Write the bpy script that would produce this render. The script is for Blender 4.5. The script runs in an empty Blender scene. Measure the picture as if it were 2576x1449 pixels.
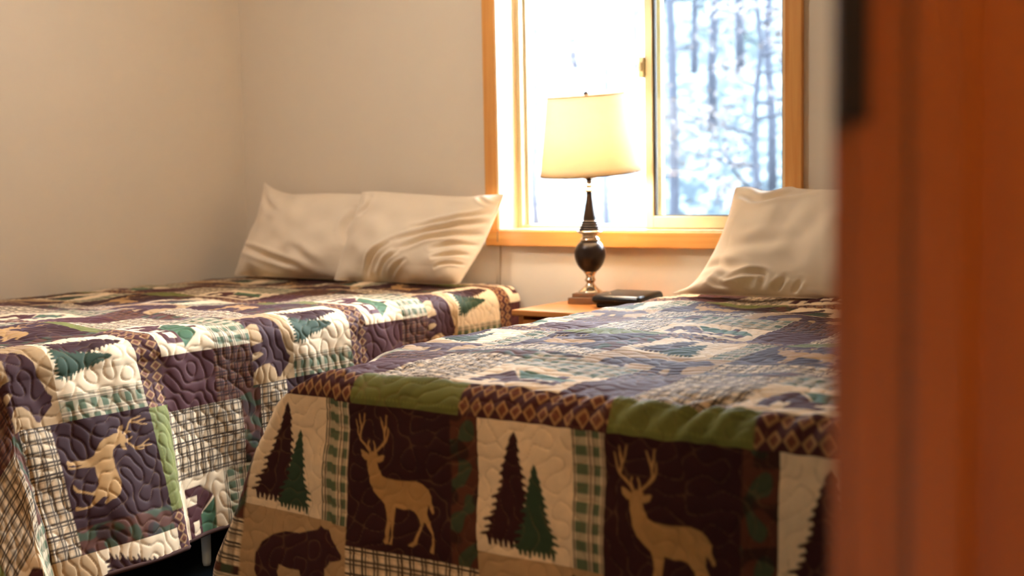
import bpy, bmesh, math, random
import numpy as np
from mathutils import Vector, Matrix

rng = np.random.default_rng(7)
random.seed(7)
sc = bpy.context.scene
COL = sc.collection
PI = math.pi

# ------------------------------------------------------------------ helpers
def lin(r, g, b):
    def f(c):
        c /= 255.0
        return c / 12.92 if c <= 0.04045 else ((c + 0.055) / 1.055) ** 2.4
    return (f(r), f(g), f(b), 1.0)

def link(o, parent=None):
    COL.objects.link(o)
    if parent is not None:
        o.parent = parent
    return o

def tag(o, label=None, cat=None, group=None, kind=None):
    if label: o['label'] = label
    if cat: o['category'] = cat
    if group: o['group'] = group
    if kind: o['kind'] = kind
    return o

def empty(name, loc):
    o = bpy.data.objects.new(name, None)
    o.empty_display_size = 0.05
    o.location = loc
    return link(o)

def mesh_obj(name, bm, mat, parent=None, smooth=False):
    """bm is in world coordinates; the object is placed under its parent without moving it"""
    me = bpy.data.meshes.new(name)
    bmesh.ops.recalc_face_normals(bm, faces=bm.faces)
    bm.to_mesh(me); bm.free()
    if smooth:
        for p in me.polygons: p.use_smooth = True
    if mat: me.materials.append(mat)
    o = bpy.data.objects.new(name, me)
    link(o, parent)
    if parent is not None:
        o.matrix_parent_inverse = Matrix.Translation(parent.location).inverted() if parent.type == 'EMPTY' else Matrix.Identity(4)
    return o

def box(bm, x0, x1, y0, y1, z0, z1, bev=0.0, seg=2):
    b = bmesh.new()
    vs = [b.verts.new((x, y, z)) for x in (x0, x1) for y in (y0, y1) for z in (z0, z1)]
    for f in ((0,1,3,2),(4,6,7,5),(0,4,5,1),(2,3,7,6),(0,2,6,4),(1,5,7,3)):
        b.faces.new([vs[i] for i in f])
    bmesh.ops.recalc_face_normals(b, faces=b.faces)
    if bev:
        bmesh.ops.bevel(b, geom=list(b.edges), offset=bev, segments=seg, profile=0.5, affect='EDGES')
    me = bpy.data.meshes.new('t'); b.to_mesh(me); b.free()
    bm.from_mesh(me); bpy.data.meshes.remove(me)

def box_obj(name, d, mat, parent=None, bev=0.0, seg=2):
    bm = bmesh.new(); box(bm, *d, bev=bev, seg=seg)
    return mesh_obj(name, bm, mat, parent)

def lathe(bm, prof, c, n=48, cap=True):
    rings = []
    for r, z in prof:
        rings.append([bm.verts.new((c[0] + r*math.cos(2*PI*i/n), c[1] + r*math.sin(2*PI*i/n), c[2] + z)) for i in range(n)])
    for a, b in zip(rings, rings[1:]):
        for i in range(n):
            bm.faces.new((a[i], a[(i+1) % n], b[(i+1) % n], b[i]))
    if cap:
        bm.faces.new(rings[0][::-1]); bm.faces.new(rings[-1])

def smooth_prof(pts, k=5):
    """Catmull-Rom through (r, z) points"""
    out = []
    P = [pts[0]] + list(pts) + [pts[-1]]
    for i in range(1, len(P)-2):
        p0, p1, p2, p3 = (np.array(P[j], float) for j in (i-1, i, i+1, i+2))
        for t in np.linspace(0, 1, k, endpoint=False):
            q = 0.5*((2*p1) + (-p0+p2)*t + (2*p0-5*p1+4*p2-p3)*t*t + (-p0+3*p1-3*p2+p3)*t**3)
            out.append((max(q[0], 0.0005), q[1]))
    out.append(tuple(pts[-1]))
    return out

def tube(bm, pts, r, n=8):
    pts = [Vector(p) for p in pts]
    rr = r if hasattr(r, '__len__') else [r]*len(pts)
    rings = []
    nrm = None
    for i, p in enumerate(pts):
        t = (pts[min(i+1, len(pts)-1)] - pts[max(i-1, 0)]).normalized()
        if nrm is None:
            nrm = t.orthogonal().normalized()
        else:
            nrm = (nrm - t*nrm.dot(t)).normalized()
        b = t.cross(nrm)
        rings.append([bm.verts.new(p + (nrm*math.cos(2*PI*k/n) + b*math.sin(2*PI*k/n))*rr[i]) for k in range(n)])
    for a, c in zip(rings, rings[1:]):
        for k in range(n):
            bm.faces.new((a[k], a[(k+1) % n], c[(k+1) % n], c[k]))
    bm.faces.new(rings[0][::-1]); bm.faces.new(rings[-1])

def grid_mesh(name, P, mat, parent=None, col=None):
    """P: (n, m, 3) array -> quad grid object"""
    n, m = P.shape[:2]
    me = bpy.data.meshes.new(name)
    me.vertices.add(n*m)
    me.vertices.foreach_set('co', np.ascontiguousarray(P, np.float32).ravel())
    idx = np.arange(n*m).reshape(n, m)
    q = np.stack([idx[:-1, :-1], idx[1:, :-1], idx[1:, 1:], idx[:-1, 1:]], -1).reshape(-1, 4)
    me.loops.add(q.size); me.polygons.add(len(q))
    me.loops.foreach_set('vertex_index', q.ravel().astype(np.int32))
    me.polygons.foreach_set('loop_start', np.arange(0, q.size, 4, dtype=np.int32))
    me.polygons.foreach_set('loop_total', np.full(len(q), 4, np.int32))
    me.polygons.foreach_set('use_smooth', np.ones(len(q), bool))
    me.update(calc_edges=True)
    if col is not None:
        a = me.color_attributes.new('cloth_print', 'FLOAT_COLOR', 'POINT')
        a.data.foreach_set('color', np.ascontiguousarray(col, np.float32).ravel())
    me.materials.append(mat)
    o = bpy.data.objects.new(name, me)
    link(o, parent)
    if parent is not None and parent.type == 'EMPTY':
        o.matrix_parent_inverse = Matrix.Translation(parent.location).inverted()
    return o

# ------------------------------------------------------------------ materials
def nodes(name):
    m = bpy.data.materials.new(name); m.use_nodes = True
    nt = m.node_tree
    return m, nt, nt.nodes['Principled BSDF']

def simple(name, c, rough=0.5, metal=0.0, spec=0.5, sheen=0.0, coat=0.0, noise=0.0, nscale=20, bump=0.0, bscale=200):
    m, nt, b = nodes(name)
    b.inputs['Base Color'].default_value = c
    b.inputs['Roughness'].default_value = rough
    b.inputs['Metallic'].default_value = metal
    b.inputs['Specular IOR Level'].default_value = spec
    b.inputs['Sheen Weight'].default_value = sheen
    b.inputs['Coat Weight'].default_value = coat
    tc = nt.nodes.new('ShaderNodeTexCoord')
    if noise:
        n = nt.nodes.new('ShaderNodeTexNoise'); n.inputs['Scale'].default_value = nscale; n.inputs['Detail'].default_value = 4
        nt.links.new(tc.outputs['Object'], n.inputs['Vector'])
        r = nt.nodes.new('ShaderNodeMapRange'); r.inputs['To Min'].default_value = 1-noise; r.inputs['To Max'].default_value = 1+noise
        nt.links.new(n.outputs['Fac'], r.inputs['Value'])
        v = nt.nodes.new('ShaderNodeVectorMath'); v.operation = 'SCALE'; v.inputs[0].default_value = c[:3]
        nt.links.new(r.outputs['Result'], v.inputs['Scale'])
        nt.links.new(v.outputs['Vector'], b.inputs['Base Color'])
    if bump:
        n2 = nt.nodes.new('ShaderNodeTexNoise'); n2.inputs['Scale'].default_value = bscale; n2.inputs['Detail'].default_value = 3
        nt.links.new(tc.outputs['Object'], n2.inputs['Vector'])
        bp = nt.nodes.new('ShaderNodeBump'); bp.inputs['Strength'].default_value = bump; bp.inputs['Distance'].default_value = 0.002
        nt.links.new(n2.outputs['Fac'], bp.inputs['Height'])
        nt.links.new(bp.outputs['Normal'], b.inputs['Normal'])
    return m

def wood(name, c0, c1, axis='Z', rough=0.35, coat=0.3, knots=True):
    """grain runs along axis"""
    m, nt, b = nodes(name)
    N, L = nt.nodes, nt.links
    tc = N.new('ShaderNodeTexCoord')
    mp = N.new('ShaderNodeMapping')
    s = {'X': (1.2, 22, 22), 'Y': (22, 1.2, 22), 'Z': (22, 22, 1.2)}[axis]
    mp.inputs['Scale'].default_value = s
    L.new(tc.outputs['Object'], mp.inputs['Vector'])
    n = N.new('ShaderNodeTexNoise'); n.inputs['Scale'].default_value = 1.6; n.inputs['Detail'].default_value = 6; n.inputs['Distortion'].default_value = 0.6
    L.new(mp.outputs['Vector'], n.inputs['Vector'])
    cr = N.new('ShaderNodeValToRGB')
    cr.color_ramp.elements[0].position = 0.32; cr.color_ramp.elements[0].color = c0
    cr.color_ramp.elements[1].position = 0.68; cr.color_ramp.elements[1].color = c1
    L.new(n.outputs['Fac'], cr.inputs['Fac'])
    out = cr.outputs['Color']
    if knots:
        vo = N.new('ShaderNodeTexVoronoi'); vo.inputs['Scale'].default_value = 3.1
        mp2 = N.new('ShaderNodeMapping')
        mp2.inputs['Scale'].default_value = {'X': (.8, 2, 2), 'Y': (2, .8, 2), 'Z': (2, 2, .8)}[axis]
        L.new(tc.outputs['Object'], mp2.inputs['Vector']); L.new(mp2.outputs['Vector'], vo.inputs['Vector'])
        mr = N.new('ShaderNodeMapRange'); mr.inputs['From Min'].default_value = 0.02; mr.inputs['From Max'].default_value = 0.06
        L.new(vo.outputs['Distance'], mr.inputs['Value'])
        mx = N.new('ShaderNodeMix'); mx.data_type = 'RGBA'
        mx.inputs['A'].default_value = lin(70, 35, 12)
        L.new(mr.outputs['Result'], mx.inputs['Factor']); L.new(out, mx.inputs['B'])
        out = mx.outputs['Result']
    L.new(out, b.inputs['Base Color'])
    b.inputs['Roughness'].default_value = rough
    b.inputs['Coat Weight'].default_value = coat
    b.inputs['Coat Roughness'].default_value = 0.15
    return m

def glass_mat(name, tint):
    m = bpy.data.materials.new(name); m.use_nodes = True
    nt = m.node_tree; nt.nodes.clear()
    o = nt.nodes.new('ShaderNodeOutputMaterial')
    t = nt.nodes.new('ShaderNodeBsdfTransparent'); t.inputs['Color'].default_value = tint
    g = nt.nodes.new('ShaderNodeBsdfGlossy'); g.inputs['Roughness'].default_value = 0.0
    f = nt.nodes.new('ShaderNodeFresnel'); f.inputs['IOR'].default_value = 1.5
    mx = nt.nodes.new('ShaderNodeMixShader')
    nt.links.new(f.outputs['Fac'], mx.inputs['Fac'])
    nt.links.new(t.outputs[0], mx.inputs[1]); nt.links.new(g.outputs[0], mx.inputs[2])
    nt.links.new(mx.outputs[0], o.inputs['Surface'])
    return m

M_wall = simple('painted_wall', lin(224, 209, 187), rough=0.85, spec=0.25, noise=0.02, nscale=3, bump=0.12, bscale=160)
M_hall = simple('hall_wall_paint', lin(190, 170, 140), rough=0.85, spec=0.2, noise=0.02)
M_ceil = simple('ceiling_paint', lin(240, 236, 228), rough=0.9, spec=0.2, bump=0.3, bscale=120)
M_carpet = simple('dark_teal_carpet', lin(26, 38, 46), rough=1.0, spec=0.1, noise=0.5, nscale=220, bump=0.8, bscale=500)
M_pineZ = wood('honey_pine_upright', lin(206, 136, 62), lin(226, 164, 88), 'Z')
M_pineX = wood('honey_pine_level', lin(206, 136, 62), lin(226, 164, 88), 'X')
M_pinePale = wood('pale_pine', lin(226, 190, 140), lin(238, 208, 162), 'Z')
M_door = wood('stained_door_wood', lin(114, 58, 12), lin(140, 80, 24), 'Z', rough=0.28, coat=0.5, knots=False)
M_oak = wood('orange_oak', lin(196, 118, 48), lin(218, 144, 70), 'X', rough=0.35, knots=False)
M_vinyl = simple('almond_vinyl', lin(206, 190, 150), rough=0.4, spec=0.5)
M_gasket = simple('dark_gasket', lin(58, 48, 36), rough=0.6)
M_glassA = glass_mat('clear_glass', (0.84, 0.86, 0.87, 1))
M_glassB = glass_mat('screened_glass', (0.52, 0.56, 0.58, 1))
M_pillow = simple('cream_pillowcase', lin(232, 214, 188), rough=0.8, spec=0.2, sheen=0.25, bump=0.15, bscale=900)
M_back = simple('quilt_backing', lin(92, 62, 46), rough=0.9, spec=0.1)
M_bind = simple('quilt_binding', lin(70, 44, 34), rough=0.85, spec=0.15)
M_matt = simple('mattress_ticking', lin(215, 208, 196), rough=0.9, spec=0.2)
M_boxs = simple('box_spring_cloth', lin(120, 116, 112), rough=0.9, spec=0.1)
M_rail = simple('dark_bed_rail', lin(38, 34, 32), rough=0.5, metal=0.6)
M_leg = simple('pale_plastic_leg', lin(205, 222, 235), rough=0.4)
M_black = simple('black_plastic', lin(16, 15, 17), rough=0.28, spec=0.5)
M_blackm = simple('matte_black_plastic', lin(22, 20, 20), rough=0.5)
M_bronze = simple('dark_bronze_lamp', lin(44, 32, 26), rough=0.32, metal=0.55, spec=0.6)
M_plate = simple('brushed_bronze_plate', lin(150, 124, 102), rough=0.45, metal=0.7)
M_silver = simple('polished_nickel', lin(205, 190, 172), rough=0.16, metal=1.0)
M_dkmetal = simple('dark_bronze_plate', lin(20, 13, 9), rough=0.5, metal=0.3)
M_cordm = simple('tan_cord', lin(150, 118, 80), rough=0.6)

# lamp shade: thin fabric that lets the bulb glow through
def shade_mat():
    m = bpy.data.materials.new('ivory_shade_fabric'); m.use_nodes = True
    nt = m.node_tree; nt.nodes.clear()
    o = nt.nodes.new('ShaderNodeOutputMaterial')
    d = nt.nodes.new('ShaderNodeBsdfDiffuse'); d.inputs['Color'].default_value = lin(238, 222, 190)
    t = nt.nodes.new('ShaderNodeBsdfTranslucent'); t.inputs['Color'].default_value = lin(252, 238, 208)
    mx = nt.nodes.new('ShaderNodeMixShader'); mx.inputs['Fac'].default_value = 0.20
    nt.links.new(d.outputs[0], mx.inputs[1]); nt.links.new(t.outputs[0], mx.inputs[2])
    nt.links.new(mx.outputs[0], o.inputs['Surface'])
    return m
M_shade = shade_mat()

def emit_mat(name, c, s):
    m = bpy.data.materials.new(name); m.use_nodes = True
    nt = m.node_tree; nt.nodes.clear()
    o = nt.nodes.new('ShaderNodeOutputMaterial'); e = nt.nodes.new('ShaderNodeEmission')
    e.inputs['Color'].default_value = c; e.inputs['Strength'].default_value = s
    nt.links.new(e.outputs[0], o.inputs['Surface'])
    return m

# quilt cloth: the print is carried by the colour attribute
def quilt_mat():
    m, nt, b = nodes('printed_quilt_cotton')
    N, L = nt.nodes, nt.links
    a = N.new('ShaderNodeVertexColor'); a.layer_name = 'cloth_print'
    tc = N.new('ShaderNodeTexCoord')
    n = N.new('ShaderNodeTexNoise'); n.inputs['Scale'].default_value = 60; n.inputs['Detail'].default_value = 3
    L.new(tc.outputs['Object'], n.inputs['Vector'])
    r = N.new('ShaderNodeMapRange'); r.inputs['To Min'].default_value = 0.86; r.inputs['To Max'].default_value = 1.14
    L.new(n.outputs['Fac'], r.inputs['Value'])
    v = N.new('ShaderNodeVectorMath'); v.operation = 'SCALE'
    L.new(a.outputs['Color'], v.inputs[0]); L.new(r.outputs['Result'], v.inputs['Scale'])
    L.new(v.outputs['Vector'], b.inputs['Base Color'])
    b.inputs['Roughness'].default_value = 0.72
    b.inputs['Specular IOR Level'].default_value = 0.14
    b.inputs['Sheen Weight'].default_value = 0.20
    b.inputs['Sheen Tint'].default_value = (1.0, .74, .90, 1)
    b.inputs['Sheen Roughness'].default_value = 0.22
    return m
M_quilt = quilt_mat()

# ------------------------------------------------------------------ the setting
def struct(o):
    o['kind'] = 'structure'
    return o

H = 2.44
RX = 3.622                                            # room side of the right wall
WX0, WX1, WZ0, WZ1 = 1.328, 2.409, 0.848, 2.02       # window opening
struct(box_obj('floor', (-0.12, 5.0, -5.0, 0.16, -0.06, 0.0), M_carpet))
struct(box_obj('ceiling', (-0.12, 5.0, -5.0, 0.16, H, H+0.06), M_ceil))
struct(box_obj('wall_left', (-0.12, 0.0, -4.02, 0.0, 0.0, H), M_wall))
bm = bmesh.new()
box(bm, -0.12, WX0, 0.0, 0.16, 0.0, H)
box(bm, WX1, RX+.12, 0.0, 0.16, 0.0, H)
box(bm, WX0, WX1, 0.0, 0.16, 0.0, WZ0)
box(bm, WX0, WX1, 0.0, 0.16, WZ1, H)
struct(mesh_obj('wall_back', bm, M_wall))
DY0, DY1, DZ = -3.72, -2.876, 2.05
bm = bmesh.new()
box(bm, RX, RX+.12, DY1, 0.0, 0.0, H)
box(bm, RX, RX+.12, -5.0, DY0, 0.0, H)
box(bm, RX, RX+.12, DY0, DY1, DZ, H)
struct(mesh_obj('wall_right', bm, M_wall))
struct(box_obj('wall_front', (0.0, RX, -4.02, -3.90, 0.0, H), M_wall))
struct(box_obj('wall_hall_right', (4.9, 5.0, -5.0, 0.16, 0.0, H), M_hall))
struct(box_obj('wall_hall_front', (RX+.12, 4.9, -5.0, -4.9, 0.0, H), M_hall))
struct(box_obj('wall_hall_back', (RX+.12, 4.9, 0.06, 0.16, 0.0, H), M_hall))
struct(box_obj('baseboard_left', (0.0, 0.014, -3.90, -0.014, 0.0, 0.09), M_pineX, bev=0.003))
struct(box_obj('baseboard_back', (0.014, RX, -0.014, 0.0, 0.0, 0.09), M_pineX, bev=0.003))

# --- window_1 : pine casing, jambs, vinyl slider
win = struct(empty('window_1', ((WX0+WX1)/2, 0.0, WZ0)))
cw, ct = 0.058, 0.02
box_obj('casing', (WX0-cw, WX0-0.004, -ct, 0.0, WZ0-0.004, WZ1+cw), M_pineZ, win, bev=0.003)
box_obj('casing', (WX1+0.004, WX1+cw, -ct, 0.0, WZ0-0.004, WZ1+cw), M_pineZ, win, bev=0.003)
box_obj('casing', (WX0-0.004, WX1+0.004, -ct, 0.0, WZ1, WZ1+cw), M_pineX, win, bev=0.003)
box_obj('apron', (WX0-cw+0.002, WX1+cw, -ct-0.003, 0.0, WZ0-cw, WZ0-0.004), M_pineX, win, bev=0.003)
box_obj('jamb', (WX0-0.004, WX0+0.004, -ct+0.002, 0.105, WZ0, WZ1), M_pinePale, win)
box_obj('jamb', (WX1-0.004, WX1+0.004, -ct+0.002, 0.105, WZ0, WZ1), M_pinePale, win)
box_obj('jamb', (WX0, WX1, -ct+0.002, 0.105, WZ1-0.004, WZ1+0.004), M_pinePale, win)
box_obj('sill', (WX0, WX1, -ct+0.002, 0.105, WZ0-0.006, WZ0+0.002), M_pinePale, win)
bm = bmesh.new()
for (x0, x1, z0, z1) in ((WX0+.004, WX0+.022, WZ0, WZ1), (WX1-.026, WX1-.004, WZ0, WZ1), (WX0+.022, WX1-.026, WZ0, WZ0+.012), (WX0+.022, WX1-.026, WZ1-.02, WZ1)):
    box(bm, x0, x1, 0.100, 0.158, z0, z1, bev=0.002)
fr = mesh_obj('frame', bm, M_vinyl, win)
bm = bmesh.new()
for (x0, x1, z0, z1) in ((WX0+.022, WX0+.030, WZ0+.012, WZ1-.02), (1.868, 1.91, WZ0+.012, WZ1-.02), (WX0+.030, 1.868, WZ0+.012, WZ0+.016)):
    box(bm, x0, x1, 0.132, 0.152, z0, z1, bev=0.0015)
mesh_obj('fixed_sash', bm, M_vinyl, win)
box_obj('pane', (WX0+.030, 1.868, 0.140, 0.144, WZ0+.016, WZ1-.02), M_glassA, win)
bm = bmesh.new()
for (x0, x1, z0, z1) in ((1.868, 1.898, WZ0+.004, WZ1-.022), (2.362, 2.405, WZ0+.004, WZ1-.022), (1.898, 2.362, WZ0+.004, WZ0+.045), (1.898, 2.362, WZ1-.06, WZ1-.022)):
    box(bm, x0, x1, 0.090, 0.122, z0, z1, bev=0.003)
sash = mesh_obj('sliding_sash', bm, M_vinyl, win)
bm = bmesh.new()
for (x0, x1, z0, z1) in ((1.898, 1.904, WZ0+.045, WZ1-.06), (2.356, 2.362, WZ0+.045, WZ1-.06), (1.898, 2.362, WZ0+.045, WZ0+.049)):
    box(bm, x0, x1, 0.098, 0.112, z0, z1)
mesh_obj('gasket', bm, M_gasket, sash)
box_obj('pane', (1.904, 2.356, 0.103, 0.107, WZ0+.049, WZ1-.06), M_glassB, win)
bm = bmesh.new(); box(bm, 1.854, 1.872, 0.076, 0.092, 1.36, 1.43, bev=0.004); box(bm, 1.858, 1.868, 0.066, 0.078, 1.38, 1.41, bev=0.003)
mesh_obj('latch', bm, M_vinyl, win)

# --- door_1 : the doorway the picture is taken through
door = struct(empty('door_1', (RX+.06, DY1, 0.0)))
box_obj('jamb', (RX, RX+.12, DY1-.02, DY1, 0.0, DZ), M_door, door, bev=0.002)
box_obj('jamb', (RX, RX+.12, DY0, DY0+.02, 0.0, DZ), M_door, door, bev=0.002)
box_obj('jamb', (RX, RX+.12, DY0+.02, DY1-.02, DZ-.02, DZ), M_door, door, bev=0.002)
box_obj('stop', (RX+.036, RX+.064, DY1-.032, DY1-.02, 0.0, DZ-.02), M_door, door, bev=0.002)
box_obj('stop', (RX+.036, RX+.064, DY0+.02, DY0+.032, 0.0, DZ-.02), M_door, door, bev=0.002)
box_obj('casing', (RX-.014, RX, DY1-.014, DY1+.05, 0.0, DZ+.05), M_door, door, bev=0.003)
box_obj('casing', (RX-.014, RX, DY0-.05, DY0+.014, 0.0, DZ+.05), M_door, door, bev=0.003)
box_obj('casing', (RX-.014, RX, DY0+.014, DY1-.014, DZ-.014, DZ+.05), M_door, door, bev=0.003)
box_obj('casing', (RX+.12, RX+.134, DY1-.014, DY1+.05, 0.0, DZ+.05), M_door, door, bev=0.003)
box_obj('casing', (RX+.12, RX+.134, DY0-.05, DY0+.014, 0.0, DZ+.05), M_door, door, bev=0.003)
bm = bmesh.new()
box(bm, RX, RX+.010, DY1-.0225, DY1-.02, 1.032, 1.125, bev=0.001)
box(bm, RX-.009, RX+.002, DY1-.0225, DY1-.012, 1.032, 1.125, bev=0.003)
mp = mesh_obj('metal_plate', bm, M_dkmetal, door); mp['label'] = 'dark metal plate on the brown door jamb'

# ------------------------------------------------------------------ quilt print
C_CREAM = np.array(lin(230, 204, 166)[:3]); C_BROWN = np.array(lin(78, 39, 38)[:3]); C_DARK = np.array(lin(36, 20, 18)[:3])
C_GREEN = np.array(lin(70, 98, 68)[:3]); C_DGREEN = np.array(lin(50, 66, 46)[:3]); C_OLIVE = np.array(lin(112, 113, 56)[:3])
C_KHAKI = np.array(lin(176, 142, 100)[:3]); C_TAN = np.array(lin(168, 128, 84)[:3]); C_RUST = np.array(lin(98, 56, 38)[:3])
C_SAGE = np.array(lin(112, 146, 112)[:3]); C_DEER = np.array(lin(176, 134, 82)[:3])

def raster(polys, n=260):
    """filled polygons (0..1 coordinates) -> smooth coverage bitmap, rows = y"""
    N = n*2
    g = (np.arange(N)+0.5)/N
    X, Y = np.meshgrid(g, g)
    out = np.zeros((N, N), bool)
    for p in polys:
        p = np.asarray(p, float); ins = np.zeros((N, N), bool)
        y0, y1 = p[:, 1].min(), p[:, 1].max()
        r0, r1 = max(0, int(y0*N)-1), min(N, int(y1*N)+2)
        if r1 <= r0: continue
        xs, ys = X[r0:r1], Y[r0:r1]
        q = np.zeros_like(xs, bool)
        for (xa, ya), (xb, yb) in zip(p, np.roll(p, -1, 0)):
            if ya == yb: continue
            c = (ys < ya) != (ys < yb)
            q ^= c & (xs < (xb-xa)*(ys-ya)/(yb-ya)+xa)
        out[r0:r1] |= q
    return out.reshape(n, 2, n, 2).mean((1, 3)).astype(np.float32)

def sample(img, x, y):
    n = img.shape[0]
    fx = np.clip(x*n-0.5, 0, n-1.001); fy = np.clip(y*n-0.5, 0, n-1.001)
    ix, iy = fx.astype(int), fy.astype(int); ax, ay = fx-ix, fy-iy
    v = (img[iy, ix]*(1-ax)+img[iy, ix+1]*ax)*(1-ay)+(img[iy+1, ix]*(1-ax)+img[iy+1, ix+1]*ax)*ay
    return v*((x >= 0) & (x <= 1) & (y >= 0) & (y <= 1))

def stroke(pts, w0, w1, asp):
    """tapered stroke as quads; asp = width/height of the block"""
    out = []
    n = len(pts)
    for i in range(n-1):
        (xa, ya), (xb, yb) = pts[i], pts[i+1]
        dx, dy = (xb-xa)*asp, yb-ya
        l = math.hypot(dx, dy) or 1
        nx, ny = -dy/l/asp, dx/l
        wa = w0+(w1-w0)*i/(n-1); wb = w0+(w1-w0)*(i+1)/(n-1)
        out.append([(xa+nx*wa, ya+ny*wa), (xb+nx*wb, yb+ny*wb), (xb-nx*wb, yb-ny*wb), (xa-nx*wa, ya-ny*wa)])
    return out

# deer, traced in the block's own frame
def dz(p): return [((x-975)/615.0, (y-400)/910.0) for x, y in p]
deer_polys = [dz([(1110,700),(1098,745),(1098,790),(1110,850),(1114,890),(1135,940),(1170,980),(1200,1010),(1212,1060),(1216,1110),(1208,1180),(1212,1215),(1197,1245),(1212,1260),(1229,1252),(1231,1200),(1240,1120),(1246,1180),(1240,1235),(1230,1255),(1248,1257),(1252,1230),(1254,1150),(1260,1080),(1264,1022),(1310,1030),(1340,1022),(1370,1032),(1400,1075),(1408,1110),(1390,1160),(1372,1215),(1338,1245),(1362,1252),(1388,1232),(1397,1190),(1415,1130),(1430,1085),(1450,1110),(1478,1150),(1480,1210),(1463,1265),(1486,1272),(1491,1215),(1487,1140),(1465,1080),(1445,1030),(1450,975),(1462,1000),(1480,1030),(1489,1015),(1472,960),(1470,920),(1450,880),(1420,852),(1380,840),(1300,850),(1220,848),(1190,835),(1170,790),(1160,740),(1165,700),(1150,688),(1128,688)]),
    dz([(1112,718),(1075,690),(1055,686),(1062,725),(1085,748),(1110,748)]), dz([(1158,718),(1195,702),(1208,704),(1198,738),(1172,754),(1156,748)])]
A = 0.245/0.27
for pts in ([(1114,695),(1085,655),(1050,625),(1034,590),(1029,540),(1024,500)], [(1045,612),(1055,565),(1072,515),(1081,455)], [(1057,560),(1049,510),(1047,462)],
            [(1116,692),(1100,650),(1108,622)], [(1150,692),(1185,650),(1205,610),(1200,560),(1182,510),(1172,468)], [(1200,565),(1206,510),(1208,452)],
            [(1188,648),(1213,612),(1221,570),(1218,530)], [(1148,692),(1146,650),(1134,622)]):
    deer_polys += stroke(dz(pts), 0.009, 0.0045, A)
DEER = raster(deer_polys)

def conifer(apex, base, hw, n, seed, pw):
    """fir outline with drooping lobed branch tips"""
    r = random.Random(seed)
    sides = {}
    for side in (-1, 1):
        lst = []
        for i in range(n):
            f0 = ((i+1)/n)**.90
            y = apex[1]+(base[1]-apex[1])*f0*0.96
            cx = apex[0]+(base[0]-apex[0])*f0
            w = hw*(0.05+0.95*f0**pw)*(0.86+0.28*r.random())
            st = (base[1]-apex[1])/n
            lst += [(cx+side*w*.68, y-st*.62), (cx+side*w*.93, y-st*.28), (cx+side*w, y-st*.05), (cx+side*w*.86, y+st*.02), (cx+side*w*.76, y-st*.08)]
        sides[side] = lst
    bot = []
    k = 8
    for i in range(k):
        x = base[0]+hw*0.8*(1-2*(i+0.5)/k)
        d = 0.03*(0.6+0.8*r.random())
        bot += [(x+hw*.09, base[1]-0.02), (x+hw*.05, base[1]+d), (x-hw*.04, base[1]+d), (x-hw*.08, base[1]-0.01)]
    return [apex]+sides[1]+bot+sides[-1][::-1]
TREE_A = raster([conifer((.40, .07), (.345, .90), .285, 13, 3, .85)])
TREE_B = raster([conifer((.615, .29), (.63, .95), .235, 11, 5, .95)])
BEAR = raster([[(.16,.98),(.13,.84),(.14,.62),(.20,.46),(.30,.34),(.42,.27),(.55,.255),(.64,.20),(.72,.16),(.755,.10),(.79,.13),(.83,.13),(.86,.19),(.91,.28),(.965,.37),(.955,.43),(.90,.455),(.86,.47),(.84,.53),(.80,.60),(.80,.72),(.835,.90),(.87,.95),(.85,.99),(.75,.99),(.735,.90),(.69,.72),(.66,.80),(.665,.93),(.69,.98),(.59,.99),(.575,.88),(.56,.70),(.46,.72),(.36,.70),(.34,.80),(.37,.93),(.39,.985),(.27,.99),(.26,.90),(.22,.99)]])
HOUSE_W = raster([[(.10,.84),(.10,.50),(.24,.24),(.40,.50),(.88,.50),(.88,.84)], [(.62,.10),(.69,.10),(.69,.26),(.62,.26)]])
HOUSE_R = raster([[(.27,.22),(.78,.22),(.94,.53),(.43,.53)]])
HOUSE_O = raster([[(.47,.59),(.61,.59),(.61,.74),(.47,.74)], [(.68,.59),(.81,.59),(.81,.74),(.68,.74)], [(.20,.60),(.29,.60),(.29,.84),(.20,.84)]])

def waves(k, n, seed):
    r = np.random.default_rng(seed)
    th = r.uniform(0, 2*PI, n); ph = r.uniform(0, 2*PI, n); kk = k*r.uniform(0.85, 1.15, n)
    def f(x, y):
        o = np.zeros_like(x)
        for a, b, c in zip(th, ph, kk):
            o += np.cos(c*(x*math.cos(a)+y*math.sin(a))+b)
        return o*math.sqrt(2.0/n)
    return f
W_camo = waves(2*PI/0.05, 14, 11); W_camo2 = waves(2*PI/0.07, 14, 12)

PU, PV = 0.557, 0.76      # repeat of the print, metres across / along
def stripes(x, period, pos, w):
    d = np.abs((x/period - pos+0.5) % 1.0-0.5)*period
    return np.clip((w/2-d)/0.0006+0.5, 0, 1)

def mixc(col, c, f):
    return col*(1-f[:, None])+c*f[:, None]

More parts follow.
